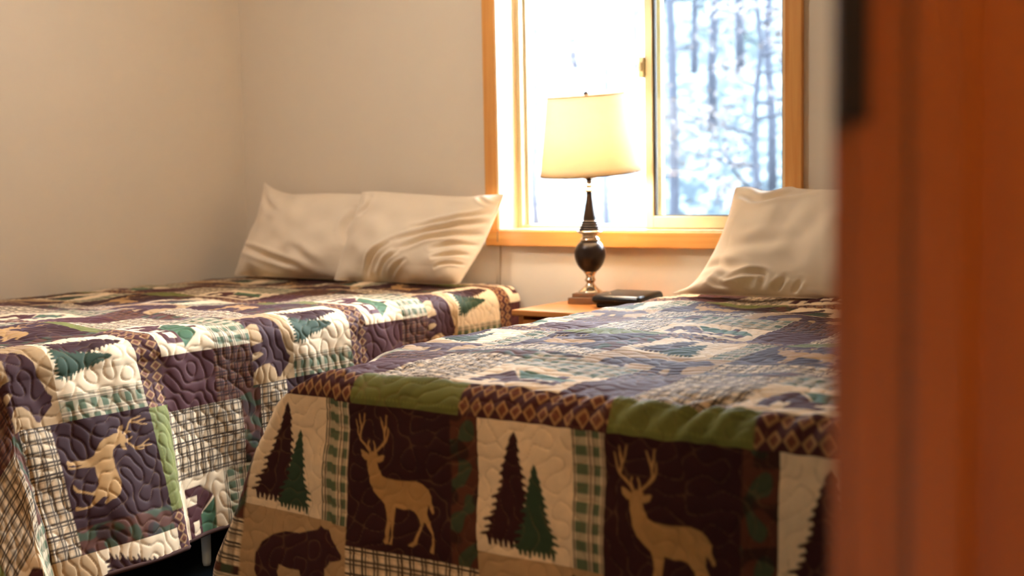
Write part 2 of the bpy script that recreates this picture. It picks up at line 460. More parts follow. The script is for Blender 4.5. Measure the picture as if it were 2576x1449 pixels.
def cloth_print(S, T):
    """S, T in metres: u = S/PU from the left of the narrow leafy strip, v = T from the top of the diamond band"""
    shp = S.shape
    S = S.ravel(); T = T.ravel()
    u = (S/PU) % 1.0
    v = T % PV
    n = len(u)
    col = np.zeros((n, 3))
    # grid plaids
    g = 0.027
    cr = mixc(np.tile(C_CREAM, (n, 1)), C_KHAKI, 0.55*np.maximum(stripes(S, g, .5, .003), stripes(T, g, .5, .003)))
    lines = np.maximum.reduce([stripes(S, g, .0, .0046), stripes(S, g, .29, .0042), stripes(T, g, .0, .0046), stripes(T, g, .29, .0042)])
    plaid = mixc(cr, C_DARK, lines*0.92)
    bp = mixc(np.tile(C_RUST*1.15, (n, 1)), C_KHAKI*.7, 0.5*np.maximum(stripes(S, g, .5, .002), stripes(T, g, .5, .002)))
    bplaid = mixc(bp, C_DARK, lines*0.8)
    # green plaid, running along T or along S
    def gpl(a, b):
        c = np.tile(C_CREAM*0.92, (n, 1))
        w_ = .0613
        cols = np.maximum(stripes(a, w_, .11, .011), stripes(a, w_, .64, .023))
        rows = stripes(b, .032, .5, .018)
        c = mixc(c, C_GREEN*.75, np.clip(.34*rows+cols*(.45+.40*rows), 0, .92))
        c = mixc(c, C_DARK, 0.92*np.maximum.reduce([stripes(a, w_, .28, .0028), stripes(a, w_, .40, .0028), stripes(a, w_, .90, .0028), stripes(a, w_, .01, .0020)]))
        return c
    # narrow leafy strips
    cw = W_camo(S, T); cw2 = W_camo2(S, T)
    camo = np.tile(C_RUST*.8, (n, 1))
    camo = mixc(camo, C_GREEN*.6, .75*np.clip((cw-.15)*2.5, 0, 1))
    camo = mixc(camo, C_DARK, .7*np.clip((cw2-.6)*3, 0, 1))
    # diamonds: two rows of tall lozenges
    dw, dh = 0.0275, 0.035
    row = np.floor(T % PV/dh)
    dx = ((S/dw+0.5*row) % 1.0)-0.5; dy = ((v/dh) % 1.0)-0.5
    md = np.abs(dx)*2+np.abs(dy)*2
    dia = np.tile(C_BROWN*.8, (n, 1))
    dia = mixc(dia, C_TAN, np.clip((0.98-md)*16, 0, 1))
    dia = mixc(dia, C_RUST*1.25, np.clip((0.66-md)*12, 0, 1))
    green = np.tile(C_OLIVE, (n, 1))
    green = mixc(green, C_OLIVE*.72, 0.6*np.clip((cw2)*2, 0, 1))
    green = mixc(green, C_OLIVE*1.45, 0.6*np.maximum(stripes(T, PV, .058/PV, .004), stripes(T, PV, .018/PV, .003))*np.clip(stripes(S, .008, .5, .005), 0, 1))

    def put(mask, c):
        col[mask] = c[mask] if getattr(c, 'ndim', 1) == 2 else c
    # row with the cabins
    low = v >= 0.46
    put(low, C_BROWN)
    plz = (u >= .61) & (u < .93)
    put(low, np.tile(C_BROWN, (n, 1)))
    put(low & (v < .59) & (u >= .36) & (u < .61), bplaid)
    put(plz & (v >= .34), plaid)
    hz = (u >= .93) | (u < .36)
    put(hz & (v >= .46) & (v < .585), gpl(T-.46, S))
    hm = hz & (v >= .585)
    hx = ((u-.93) % 1.0)/.43; hy = (v-.585)/.175
    house = mixc(np.tile(C_CREAM, (n, 1)), C_BROWN, sample(HOUSE_W, hx, hy))
    house = mixc(house, C_GREEN, sample(HOUSE_R, hx, hy)); house = mixc(house, C_CREAM, sample(HOUSE_O, hx, hy))
    put(hm, house)
    # plaid and leafy pieces under the deer
    bz = (u >= .565) | (u < .105)
    put(bz & (v >= .34) & (v < .44), plaid)
    put(bz & (v >= .44) & (v < .51) & ((u < .93) & (u >= .565)), camo)
    put(bz & (v >= .44) & (v < .46), camo)
    # trees
    tz = (u >= .105) & (u < .455) & (v >= .07) & (v < .305)
    tx = (u-.105)/.35; ty = (v-.07)/.235
    tree = mixc(np.tile(C_CREAM, (n, 1)), C_BROWN*.5, sample(TREE_A, tx, ty)); tree = mixc(tree, C_DGREEN, sample(TREE_B, tx, ty))
    put(tz, tree)
    put((u >= .455) & (u < .565) & (v >= .07) & (v < .305), gpl(S-.455*PU, T))
    # bear
    bx = (u-.105)/.46; by = (v-.305)/.155
    bear = mixc(np.tile(C_KHAKI, (n, 1)), C_BROWN*.62, sample(BEAR, bx, by*0.94+.03))
    put((u >= .105) & (u < .565) & (v >= .305) & (v < .46), bear)
    # deer
    ex = (u-.565)/.435; ey = (v-.07)/.27
    deer = mixc(np.tile(C_BROWN*.48, (n, 1)), C_DEER, sample(DEER, ex, ey))
    put((u >= .565) & (v >= .07) & (v < .34), deer)
    put((u < .105) & (v >= .07) & (v < .34), camo)
    # band
    band = v < .07
    dzn = (u >= .03) & (u < .575)
    put(band & dzn, dia); put(band & ~dzn, green)
    return col.reshape(shp+(3,))

W_st = waves(2*PI/0.050, 36, 21)
W_big = waves(2*PI/0.55, 9, 22)
W_mid = waves(2*PI/0.16, 12, 23)

def interp(x, xs, ys):
    """smooth (cubic eased) interpolation through control points"""
    xs = np.asarray(xs, float); ys = np.asarray(ys, float)
    i = np.clip(np.searchsorted(xs, x)-1, 0, len(xs)-2)
    t = np.clip((x-xs[i])/(xs[i+1]-xs[i]), 0, 1); t = t*t*(3-2*t)
    return ys[i]+(ys[i+1]-ys[i])*t

def seg(*parts):
    """piecewise-linear sampling: (start, end, step) runs"""
    out = []
    for a, b, st in parts:
        k = max(2, int(round((b-a)/st)))
        out.append(np.linspace(a, b, k, endpoint=False))
    out.append(np.array([parts[-1][1]]))
    return np.concatenate(out)

def build_quilt(root, p, s, t):
    S, T = np.meshgrid(s, t, indexing='ij')
    xl, xr, tf, zt, r = p['xl'], p['xr'], p['tf'], p['zt'], p['r']
    if 'soft' in p:                            # the left edge rounds off towards the foot corner
        g_ = np.clip((np.minimum(T, tf)-p['soft'][0])/(tf-p['soft'][0]), 0, 1); g_ = g_*g_*(3-2*g_)
        xl = xl+p['soft'][1]*g_
        r = np.where(S < xl, r+p['soft'][2]*g_, r)
    sx = np.where(S < xl, -1.0, 1.0)
    dsx = np.maximum(np.maximum(xl-S, S-xr), 0); dt = np.maximum(T-tf, 0)
    d = np.hypot(dsx, dt)
    phi = np.degrees(np.arctan2(dt, dsx+1e-9))
    bx = np.clip(S, xl, xr); by = -np.minimum(T, tf)
    edge = np.minimum.reduce([bx-xl, xr-bx, tf+by*1.0])
    z0 = zt+0.006*W_big(bx, by)*np.clip(edge/.25, 0, 1)-p.get('sag', 0.0)*np.exp(-np.maximum(edge, 0)/.10)
    rr = np.where(dsx > 0, r*np.cos(np.radians(phi))**2+p['rf']*np.sin(np.radians(phi))**2, p['rf'])
    arc = rr*PI/2
    a = np.minimum(d, arc)/rr
    out0 = rr*np.sin(a); dn0 = rr*(1-np.cos(a))
    dd = np.maximum(d-arc, 0)
    kx, ky = p['k'](sx, S, T, phi)
    cph, sph = np.cos(np.radians(phi)), np.sin(np.radians(phi))
    on = d > 0
    X = bx+np.where(on, sx*out0*cph, 0)+sx*kx*dd
    Y = by-np.where(on, out0*sph, 0)-ky*dd
    Z = z0-dn0-dd*np.sqrt(np.maximum(1-kx**2-ky**2, .2))
    if 'extra' in p:
        X, Y, Z = p['extra'](X, Y, Z, S, T, dsx, dt, dd, phi)
    Z = np.maximum(Z, 0.014)
    P = np.stack([X, Y, Z], -1)
    ga = np.gradient(P, s, axis=0); gb = np.gradient(P, t, axis=1)
    N = np.cross(gb, ga); N /= np.linalg.norm(N, axis=-1, keepdims=True)+1e-9
    up = N[(S > xl+.1) & (S < xr-.1) & (T < tf-.1)][:, 2].mean()
    if up < 0: N = -N
    w = W_st(S, T)
    puff = np.abs(w)/(np.abs(w)+0.35)
    amp = 0.0029*p['puff'](S, T)
    h = puff*amp+0.0016*W_mid(S, T)
    Q = P+N*h[..., None]
    # colour, averaged over the cell for clean edges
    es = np.gradient(s)[:, None]; et = np.gradient(t)[None, :]
    c = 0
    for a, b in ((-.25, -.3), (.25, -.3), (-.25, .3), (.25, .3)):
        c = c+cloth_print(S-p['u0']+a*es, T-p['v0']+b*et)
    thread = (0.34*np.exp(-(w/.10)**2))[..., None]
    c = c*(1-thread)+4*(C_TAN*.55)*thread
    c = np.concatenate([c/4, np.ones(c.shape[:2]+(1,))], -1)
    q = grid_mesh('cover', Q, M_quilt, root, c)
    # the backing, a few millimetres inside, and the bound edge that joins the two
    def thin(k):
        i = np.arange(0, k, 5)
        return i if i[-1] == k-1 else np.append(i, k-1)
    ii, jj = thin(len(s)), thin(len(t))
    B = (P-N*0.0055)[np.ix_(ii, jj)]
    B[..., 2] = np.maximum(B[..., 2], 0.009)
    grid_mesh('backing', B, M_back, root)
    e = P-N*0.0015
    path = np.concatenate([e[0, ::3], e[::3, -1], e[-1, ::-3]])
    keep = [0]
    for i in range(1, len(path)):
        if np.linalg.norm(path[i]-path[keep[-1]]) > 0.006: keep.append(i)
    bm = bmesh.new(); tube(bm, path[keep], 0.0065, 6)
    mesh_obj('binding', bm, M_bind, root, smooth=True)
    return q

# left bed ------------------------------------------------------------
def k_left(sx, S, T, phi):
    side = interp(T, [0, .2, 1.2, 1.50, 1.585, 1.66, 1.85, 2.02], [.03, .05, .06, .10, .13, .27, .31, .31])
    kx = np.where(phi < 1e-6, side, interp(phi, [0, 25, 50, 75, 90], [.31, .40, .36, .16, .0]))
    kx = np.where((phi > 89.9), 0, kx)
    ky = np.where(phi < 1e-6, 0, interp(phi, [0, 25, 50, 75, 90], [.0, .06, .22, .20, .06]))
    kx = np.where(sx < 0, 0.0, kx)
    return kx, ky
def ex_left(X, Y, Z, S, T, dsx, dt, dd, phi):
    right = S > .7
    f = np.clip(dd/.4, 0, 1)
    X = X+np.where(right & (dsx > 0) & (dt == 0), f*(0.012*np.sin(T*7.3+.6)+0.006*np.sin(T*15+1)), 0)
    Y = Y-np.where((dt > 0) & (dsx == 0), f*(0.018*np.sin(S*9)+0.01*np.sin(S*19+1)), 0)*1.0
    return X, Y, Z
pl = dict(xl=0.085, xr=1.36, tf=2.02, zt=0.655, r=0.06, rf=0.055, k=k_left, extra=ex_left, sag=.006,
          u0=1.36-0.2*PU-2*PU, v0=.85, puff=lambda S, T: 1.0+0.25*(S > 1.36))
quiltL = empty('quilt', (0.70, -0.95, 0.655))
tag(quiltL, 'patchwork woodland quilt on the bed against the left wall, draped in front of two pillows', 'quilt', 'woodland patchwork quilts')
sL = seg((0.085-.30, 0.085, .012), (0.085, 0.9, .005), (0.9, 1.33, .0035), (1.33, 1.36+.56, .0025))
tL = seg((0.03, .9, .0032), (.9, 2.02, .0028), (2.02, 2.02+.50, .005))
build_quilt(quiltL, pl, sL, tL)

# right bed ------------------------------------------------------------
def k_right(sx, S, T, phi):
    nearL = S < 2.7
    kx = np.where(phi < 1e-6, interp(T, [0, 1.2, 1.83], [.03, .06, .12]), 0.0)
    kx = np.where((phi >= 1e-6) & (phi < 89.95), np.where(nearL, interp(phi, [0, 30, 60, 90], [.12, .25, .22, .0]),
                  interp(phi, [0, 30, 60, 90], [.10, .14, .12, .0])), kx)
    ky = np.where(phi < 1e-6, 0.0, interp(phi, [0, 30, 60, 90], [.0, .05, .08, .03]))
    kx = np.where(~nearL, np.minimum(kx, .02), kx)
    return kx, ky
def ex_right(X, Y, Z, S, T, dsx, dt, dd, phi):
    # the left foot corner: lower down the foot panel hangs on, flat, past the corner before it turns back
    def sm(x):
        x = np.clip(x, 0, 1); return x*x*(3-2*x)
    rf, tf = .05, 1.83
    cm = (dsx > 0) & (dt > 0) & (S < 2.7)
    wt = np.where(cm, sm((phi-12)/18), 0)
    a_ = np.minimum(dt, rf*PI/2)/rf; d2 = np.maximum(dt-rf*PI/2, 0)
    xe = np.interp(dt, [0, .05, .10, .20, .30, .45, .60], [2.150, 2.128, 2.095, 2.032, 1.982, 1.905, 1.865])
    rho = .040
    q = S-np.clip(dsx/.22, 0, 1.3)*np.interp(dt, [0, .05, .13, .20, .33, .50, .60], [-.03, -.034, -.028, 0, .036, .055, .06])
    e = np.maximum(xe+rho-q, 0)                 # cloth past the rolled edge
    th = np.minimum(e/rho, 1.45)
    rest = np.maximum(e-1.45*rho, 0)
    Xf = np.where(e > 0, xe+rho-rho*np.sin(th)+rest*.12, q)
    Yf = -tf-rf*np.sin(a_)-.03*d2+rho*(1-np.cos(th))+rest*.99
    Zf = .655-rf*(1-np.cos(a_))-d2*.999
    X = X*(1-wt)+Xf*wt; Y = Y*(1-wt)+Yf*wt; Z = Z*(1-wt)+Zf*wt
    f = np.clip(dd/.40, 0, 1)
    face = np.clip((S-2.10)/.12, 0, 1)*(dt > 0)
    Y = Y-f*face*(0.010*np.sin(S*8.0+2.2)+0.006*np.sin(S*17+.5)+.004)
    # slack at the foot: short slanted pleats pulled over the edge
    wgt = np.exp(-((T-1.865)/.050)**2)*np.clip((S-2.55)/.25, 0, 1)
    pl_ = np.sin((S+0.55*(T-1.86))*2*PI/.052+0.8*np.sin(S*31))
    Z = Z+wgt*.0026*pl_
    Y = Y-wgt*.0030*pl_*(T > 1.85)
    big = np.exp(-((S-3.02+.7*(T-1.83))/.018)**2)*np.exp(-((T-1.84)/.07)**2)
    Z = Z-big*.010; Y = Y+big*.006
    return X, Y, Z
pr = dict(xl=2.128, xr=3.40, tf=1.83, zt=0.655, r=0.055, rf=0.05, k=k_right, extra=ex_right, soft=(1.42, .14, .095), sag=.004,
          u0=1.991-3*PU, v0=1.8385-3*PV, puff=lambda S, T: .95+.35*(T < 1.8)+.35*np.exp(-((T-1.84)/.08)**2))
quiltR = empty('quilt', (2.76, -0.95, 0.655))
tag(quiltR, 'patchwork woodland quilt on the nearer bed, two deer and pine trees hanging over its foot', 'quilt', 'woodland patchwork quilts')
sR = seg((2.128-.50, 2.05, .006), (2.05-.20+.001+.2, 3.40, .0024), (3.40, 3.72, .012))
tR = seg((0.03, 1.0, .0042), (1.0, 1.76, .0034), (1.76, 1.83+.53, .0022))
build_quilt(quiltR, pr, sR, tR)

# ------------------------------------------------------------------ beds
def bed(x0, x1, y0, label, pale_leg=None):
    root = empty('bed', ((x0+x1)/2, -0.95, 0.0))
    tag(root, label, 'bed', 'beds under woodland quilts')
    bm = bmesh.new(); rings = []
    for z, ins in ((.40, .012), (.415, .002), (.43, 0), (.50, 0), (.54, .006), (.575, .02), (.605, .045), (.625, .075), (.636, .105), (.640, .14)):
        X0, X1, Y0, Y1, R = x0+ins, x1-ins, y0-.035+ins, -.03-ins, max(.14-ins*.4, .05)
        ring = []
        for cx, cy, a0 in ((X1-R, Y1-R, 0), (X0+R, Y1-R, 90), (X0+R, Y0+R, 180), (X1-R, Y0+R, 270)):
            for k in range(9):
                a = math.radians(a0+k*90/8)
                ring.append(bm.verts.new((cx+R*math.cos(a), cy+R*math.sin(a), z)))
        rings.append(ring)
    for ra, rb in zip(rings, rings[1:]):
        for k in range(len(ra)):
            bm.faces.new((ra[k], ra[(k+1) % len(ra)], rb[(k+1) % len(ra)], rb[k]))
    bm.faces.new(rings[0][::-1]); bm.faces.new(rings[-1])
    mesh_obj('mattress', bm, M_matt, root, smooth=True)
    box_obj('box_spring', (x0+.03, x1-.01, y0+.01, -0.03, 0.20, 0.40), M_boxs, root, bev=0.03, seg=4)
    bm = bmesh.new()
    box(bm, x0+.02, x0+.055, y0-.01, -.05, .165, .20); box(bm, x1-.055, x1-.02, y0-.01, -.05, .165, .20)
    for y in (y0-.01, -.95, -.09):
        box(bm, x0+.055, x1-.055, y, y+.035, .165, .20)
    mesh_obj('frame', bm, M_rail, root)
    for y in (y0+.03, -.10):
        for x in (x0+.038, x1-.038):
            bm = bmesh.new(); lathe(bm, [(.022, 0), (.026, .01), (.024, .05), (.016, .055), (.016, .166)], (x, y, 0), 20)
            mesh_obj('leg', bm, M_rail, root, smooth=True)
    if pale_leg:
        x, y = pale_leg
        bm = bmesh.new(); lathe(bm, [(.010, 0), (.012, .01), (.015, .165)], (x, y, 0), 16)
        lg = mesh_obj('leg', bm, M_leg, root, smooth=True); lg['label'] = 'pale blue white leg'
    return root
bed(0.075, 1.375, -2.02, 'bed in the left corner under a woodland quilt, one pale leg showing below the hem', (1.345, -1.425))
bed(2.115, 3.41, -1.83, 'nearer bed beside the doorway under a woodland quilt with one pillow')

# ------------------------------------------------------------------ pillows
def polyline(pts, n):
    pts = np.asarray(pts, float)
    P = np.vstack([2*pts[0]-pts[1], pts, 2*pts[-1]-pts[-2]])
    l = np.concatenate([[0], np.cumsum(np.linalg.norm(np.diff(pts, axis=0), axis=1))]); l /= l[-1]
    tt = np.linspace(0, 1, n); out = []
    for t in tt:
        i = min(np.searchsorted(l, t, side='right')-1, len(pts)-2)
        f = (t-l[i])/(l[i+1]-l[i])
        p0, p1, p2, p3 = P[i], P[i+1], P[i+2], P[i+3]
        out.append(0.5*((2*p1)+(-p0+p2)*f+(2*p0-5*p1+4*p2-p3)*f*f+(-p0+3*p1-3*p2+p3)*f**3))
    return np.array(out)

def crease_field(A_, B_, creases):
    h = np.zeros_like(A_)
    for pts, depth, w in creases:
        q = polyline(pts, 14)
        best = np.full(A_.shape, 1e9); tpar = np.zeros_like(A_)
        for i in range(len(q)-1):
            a, b = q[i], q[i+1]; ab = b-a; L2 = ab@ab+1e-12
            t = np.clip(((A_-a[0])*ab[0]+(B_-a[1])*ab[1])/L2, 0, 1)
            dist = np.hypot(A_-a[0]-t*ab[0], (B_-a[1]-t*ab[1]))
            m = dist < best
            best = np.where(m, dist, best); tpar = np.where(m, (i+t)/(len(q)-1), tpar)
        env = np.sin(np.clip(tpar, 0, 1)*PI*.92+.12)**.7
        h += -1.5*depth*env*(np.exp(-(best/w)**2)-0.55*np.exp(-((best-1.9*w)/w)**2))
    return h

def pillow(label, top, bottom, left, right, thick, creases, seed, hang=0.12):
    """edges: polylines of world points; top/bottom run left to right, left/right run top to bottom"""
    na, nb = 150, 110
    T_, Bm = polyline(top, na), polyline(bottom, na)
    L_, R_ = polyline(left, nb), polyline(right, nb)
    a = np.linspace(0, 1, na)[:, None, None]; b = np.linspace(0, 1, nb)[None, :, None]
    C = (1-b)*T_[:, None]+b*Bm[:, None]+(1-a)*L_[None]+a*R_[None]-((1-a)*(1-b)*T_[0]+a*(1-b)*T_[-1]+(1-a)*b*Bm[0]+a*b*Bm[-1])
    n = np.cross(T_[-1]-T_[0], L_[-1]-L_[0]); n /= np.linalg.norm(n)
    if n[1] > 0: n = -n                       # towards the room
    A_, B_ = np.broadcast_arrays(a[..., 0], b[..., 0])
    x, y = 2*A_-1, 2*B_-1
    prof = np.clip(1-np.abs(x)**2.6, 0, 1)**.62*np.clip(1-np.abs(y)**2.4, 0, 1)**.62
    prof *= 1+hang*y
    r = np.random.default_rng(seed)
    wv = waves(9, 10, seed); wv2 = waves(26, 14, seed+1)
    h = prof*thick+(0.006*wv(A_*1.4, B_)+0.0022*wv2(A_*1.4, B_))*np.clip(prof*2, 0, 1)
    fold = crease_field(A_*1.35, B_, [([(p*1.35, q) for p, q in c[0]], c[1], c[2]) for c in creases])*np.clip(prof*2.2+.12, 0, 1)
    front = C+n*(h+fold)[..., None]
    back = C-n*(prof*thick*.62)[..., None]
    back[..., 1] = np.minimum(back[..., 1], -0.006)
    back[..., 2] = np.maximum(back[..., 2], 0.661); front[..., 2] = np.maximum(front[..., 2], 0.661)
    V = np.concatenate([front.reshape(-1, 3), back.reshape(-1, 3)])
    idx = np.arange(na*nb).reshape(na, nb)
    q1 = np.stack([idx[:-1, :-1], idx[:-1, 1:], idx[1:, 1:], idx[1:, :-1]], -1).reshape(-1, 4)
    q2 = q1[:, ::-1]+na*nb
    me = bpy.data.meshes.new('pillow'); me.from_pydata(V.tolist(), [], np.vstack([q1, q2]).tolist())
    bm = bmesh.new(); bm.from_mesh(me); bpy.data.meshes.remove(me)
    bmesh.ops.remove_doubles(bm, verts=bm.verts, dist=0.0004)
    o = mesh_obj('pillow', bm, M_pillow, None, smooth=True)
    tag(o, label, 'pillow', 'cream pillows propped against the wall')
    # the seam round the pillowcase
    bm = bmesh.new()
    loop = np.concatenate([T_[::3], R_[::3], Bm[::-3], L_[::-3]])
    loop[:, 1] = np.minimum(loop[:, 1], -.008); loop[:, 2] = np.maximum(loop[:, 2], .662)
    kp = [0]
    for i in range(1, len(loop)):
        if np.linalg.norm(loop[i]-loop[kp[-1]]) > .004: kp.append(i)
    tube(bm, loop[kp], 0.0022, 6)
    mesh_obj('seam', bm, M_pillow, o, smooth=True)
    return o

p1 = pillow('cream pillow in the left corner, its pointed upper left corner sticking up',
    top=[(.168,-.05,1.036), (.235,-.055,1.008), (.34,-.06,.988), (.55,-.065,.988), (.745,-.07,.982)],
    bottom=[(.148,-.21,.668), (.45,-.215,.667), (.805,-.20,.667)],
    left=[(.168,-.05,1.036), (.178,-.10,.90), (.162,-.165,.77), (.148,-.21,.668)],
    right=[(.745,-.07,.982), (.775,-.11,.86), (.80,-.17,.75), (.805,-.20,.667)],
    thick=.085, creases=[([(.05,.72), (.3,.80), (.62,.93)], .010, .03), ([(.96,.2), (.9,.45), (.93,.6)], .010, .03), ([(.55,.72), (.75,.9)], .006, .04), ([(.02,.06), (.15,.2), (.35,.3)], .006, .04)], seed=31)
p2 = pillow('cream wrinkled pillow overlapping the other one on the far bed, next to the window',
    top=[(.762,-.112,.992), (.83,-.11,.992), (1.0,-.09,.980), (1.2,-.075,.968), (1.30,-.07,.972), (1.385,-.065,.974)],
    bottom=[(.735,-.25,.668), (1.0,-.245,.667), (1.22,-.24,.667), (1.295,-.22,.668)],
    left=[(.762,-.112,.992), (.755,-.158,.88), (.745,-.215,.76), (.735,-.25,.668)],
    right=[(1.385,-.065,.974), (1.372,-.10,.90), (1.345,-.155,.79), (1.315,-.20,.71), (1.295,-.22,.668)],
    thick=.085, creases=[
        ([(.99,.22), (.86,.30), (.70,.36), (.55,.44)], .008, .022), ([(.99,.33), (.84,.40), (.68,.46), (.48,.60)], .010, .022),
        ([(.99,.45), (.86,.50), (.70,.56), (.52,.70)], .010, .022), ([(.99,.57), (.88,.60), (.76,.66)], .009, .02),
        ([(.98,.68), (.90,.70), (.80,.76)], .009, .018), ([(.98,.79), (.9,.80), (.84,.86)], .007, .016),
        ([(.46,.62), (.36,.78), (.30,.96)], .012, .022), ([(.54,.72), (.46,.84), (.41,.98)], .010, .018), ([(.60,.80), (.53,.9), (.49,.99)], .008, .016),
        ([(.10,.05), (.14,.18), (.10,.30)], .010, .022), ([(.86,.03), (.93,.12), (.99,.14)], .006, .018)], seed=41)
p3 = pillow('cream pillow on the nearer bed, partly hidden behind the door frame',
    top=[(2.272,-.065,.985), (2.32,-.065,.985), (2.38,-.07,.972), (2.45,-.07,.984), (2.50,-.075,.976), (2.7,-.08,.972), (2.86,-.07,.985)],
    bottom=[(2.15,-.255,.667), (2.22,-.245,.668), (2.4,-.235,.667), (2.62,-.235,.667), (2.80,-.22,.668)],
    left=[(2.272,-.065,.985), (2.262,-.11,.88), (2.235,-.17,.77), (2.20,-.22,.695), (2.15,-.255,.667)],
    right=[(2.86,-.07,.985), (2.84,-.11,.88), (2.82,-.17,.77), (2.80,-.22,.668)],
    thick=.09, creases=[([(.02,.05), (.22,.14), (.46,.04)], .012, .035), ([(.25,.88), (.40,.83), (.44,.97)], .008, .022), ([(.52,.86), (.5,.97)], .008, .02), ([(.6,.88), (.58,.98)], .006, .018),
                        ([(.02,.5), (.2,.58), (.5,.55)], .006, .05), ([(.02,.7), (.15,.72), (.3,.8)], .006, .03), ([(.14,.86), (.22,.93), (.3,.97)], .008, .02)], seed=51)

# ------------------------------------------------------------------ nightstand
NX0, NX1, NY0, NY1, NZ = 1.682, 2.055, -0.455, -0.03, 0.615
ns = empty('nightstand', ((NX0+NX1)/2, (NY0+NY1)/2, 0))
tag(ns, 'orange oak nightstand between the two beds, below the window', 'nightstand')
box_obj('top', (NX0, NX1, NY0, NY1, NZ-.018, NZ), M_oak, ns, bev=0.004)
bm = bmesh.new()
for d in ((NX0+.015, NX0+.033, NY0+.02, NY1-.005, .03, NZ-.018), (NX1-.033, NX1-.015, NY0+.02, NY1-.005, .03, NZ-.018), (NX0+.033, NX1-.033, NY1-.02, NY1-.005, .03, NZ-.018), (NX0+.033, NX1-.033, NY0+.03, NY1-.02, .05, .068)):
    box(bm, *d, bev=.001)
mesh_obj('body', bm, M_oak, ns)
dr = box_obj('drawer', (NX0+.036, NX1-.036, NY0+.012, NY1-.04, NZ-.17, NZ-.03), M_oak, ns, bev=0.003)
bm = bmesh.new(); lathe(bm, smooth_prof([(.006, 0), (.006, .012), (.014, .018), (.014, .024), (.002, .028)]), (0, 0, 0), 20)
bmesh.ops.rotate(bm, cent=(0, 0, 0), matrix=Matrix.Rotation(PI/2, 3, 'X'), verts=bm.verts)
bmesh.ops.translate(bm, vec=((NX0+NX1)/2, NY0+.012, NZ-.10), verts=bm.verts)
kn = mesh_obj('knob', bm, M_plate, dr, smooth=True)
dor = box_obj('door', (NX0+.036, NX1-.036, NY0+.012, NY0+.03, .07, NZ-.176), M_oak, ns, bev=0.003)
for x in (NX0+.015, NX1-.05):
    for y in (NY0+.02, NY1-.04):
        box_obj('leg', (x, x+.035, y, y+.035, 0.0, .03), M_oak, ns)

# ------------------------------------------------------------------ lamp
LX, LY, LZ = 1.790, -0.150, NZ
lamp = empty('table_lamp', (LX, LY, LZ))
tag(lamp, 'lit table lamp with tilted ivory shade and dark bronze body on the nightstand', 'lamp')
px = 1/764.0
def zz(y): return (767-y)*px
bm = bmesh.new(); hw = .0605
box(bm, LX-hw, LX+hw, LY-hw, LY+hw, LZ, LZ+.021, bev=.0015)
bmesh.ops.rotate(bm, cent=(LX, LY, 0), matrix=Matrix.Rotation(math.radians(15), 3, 'Z'), verts=bm.verts)
mesh_obj('base', bm, M_plate, lamp)
bm = bmesh.new(); hw = .049
box(bm, LX-hw, LX+hw, LY-hw, LY+hw, LZ+.021, LZ+.034, bev=.0015)
bmesh.ops.rotate(bm, cent=(LX, LY, 0), matrix=Matrix.Rotation(math.radians(15), 3, 'Z'), verts=bm.verts)
mesh_obj('base_step', bm, M_plate, lamp)
def part(name, prof, mat, k=5):
    bm = bmesh.new(); lathe(bm, smooth_prof([(r*px, zz(y)) for r, y in prof], k), (LX, LY, LZ), 48)
    return mesh_obj(name, bm, mat, lamp, smooth=True)
part('pedestal', [(31, 742), (30, 738), (25, 734), (17, 728), (11, 720), (10, 716), (13, 712), (14.5, 709), (12, 705), (10.5, 700), (12, 696), (16, 691), (17, 688)], M_silver)
part('ball', [(16, 689), (24, 682), (32, 671), (38, 656), (39.5, 642), (37.5, 630), (32, 620), (25, 613), (22, 611)], M_bronze)
part('collar', [(22, 612), (25, 610), (24, 606), (20, 601), (20, 597), (25, 593), (31.5, 590), (31, 586), (24, 583)], M_silver)
ribs = []
for i, (r, y) in enumerate(((28, 582), (26, 576), (23, 570), (21, 564))):
    ribs += [(r-2.5, y+1.5), (r, y), (r-.5, y-2.5), (r-4, y-3.6)]
part('ribbed_collar', ribs+[(16.5, 558)], M_bronze, 4)
part('neck', [(16.5, 559), (15.5, 550), (12.5, 535), (10, 520), (8, 505), (7, 494), (7.2, 488)], M_bronze)
part('ring', [(7, 489), (10, 487), (10.5, 484), (8, 481), (6.5, 477), (8, 473), (7, 469), (5, 466)], M_silver)
part('socket', [(5, 467), (7, 464), (6, 460), (10, 456), (18, 453.5), (18, 452), (6, 451), (6, 430), (4, 428)], M_bronze)
# shade assembly leans; built upright about its centre then tilted
SC = Vector((LX, LY, LZ+zz(345)))
Rt = Matrix.Identity(3)
right = Vector((math.cos(math.radians(35)), math.sin(math.radians(35)), 0)); fwd = Vector((-math.sin(math.radians(35)), math.cos(math.radians(35)), 0))
Rt = Matrix.Rotation(math.radians(-3.4), 3, fwd) @ Matrix.Rotation(math.radians(5.0), 3, right)
def tilt(bm, c=SC):
    bmesh.ops.rotate(bm, cent=c, matrix=Rt, verts=bm.verts)
hs, r0, r1 = .126, .166, .126
bm = bmesh.new(); n = 72
lathe(bm, [(r0+(r1-r0)*k/12, -hs+2*hs*k/12) for k in range(13)], SC, n, cap=False)
tilt(bm)
shade = mesh_obj('lamp_shade', bm, M_shade, lamp, smooth=True)
sm = shade.modifiers.new('thickness', 'SOLIDIFY'); sm.thickness = 0.0012; sm.offset = 0
M_trim = simple('shade_trim', lin(190, 150, 96), rough=0.7)
for nm, r, z in (('trim', r0, -hs), ('trim', r1, hs)):
    bm = bmesh.new()
    ringp = [SC+Vector((r*math.cos(2*PI*i/64), r*math.sin(2*PI*i/64), z)) for i in range(65)]
    tube(bm, ringp, .0022, 6); tilt(bm)
    mesh_obj(nm, bm, M_trim, shade, smooth=True)
bm = bmesh.new()
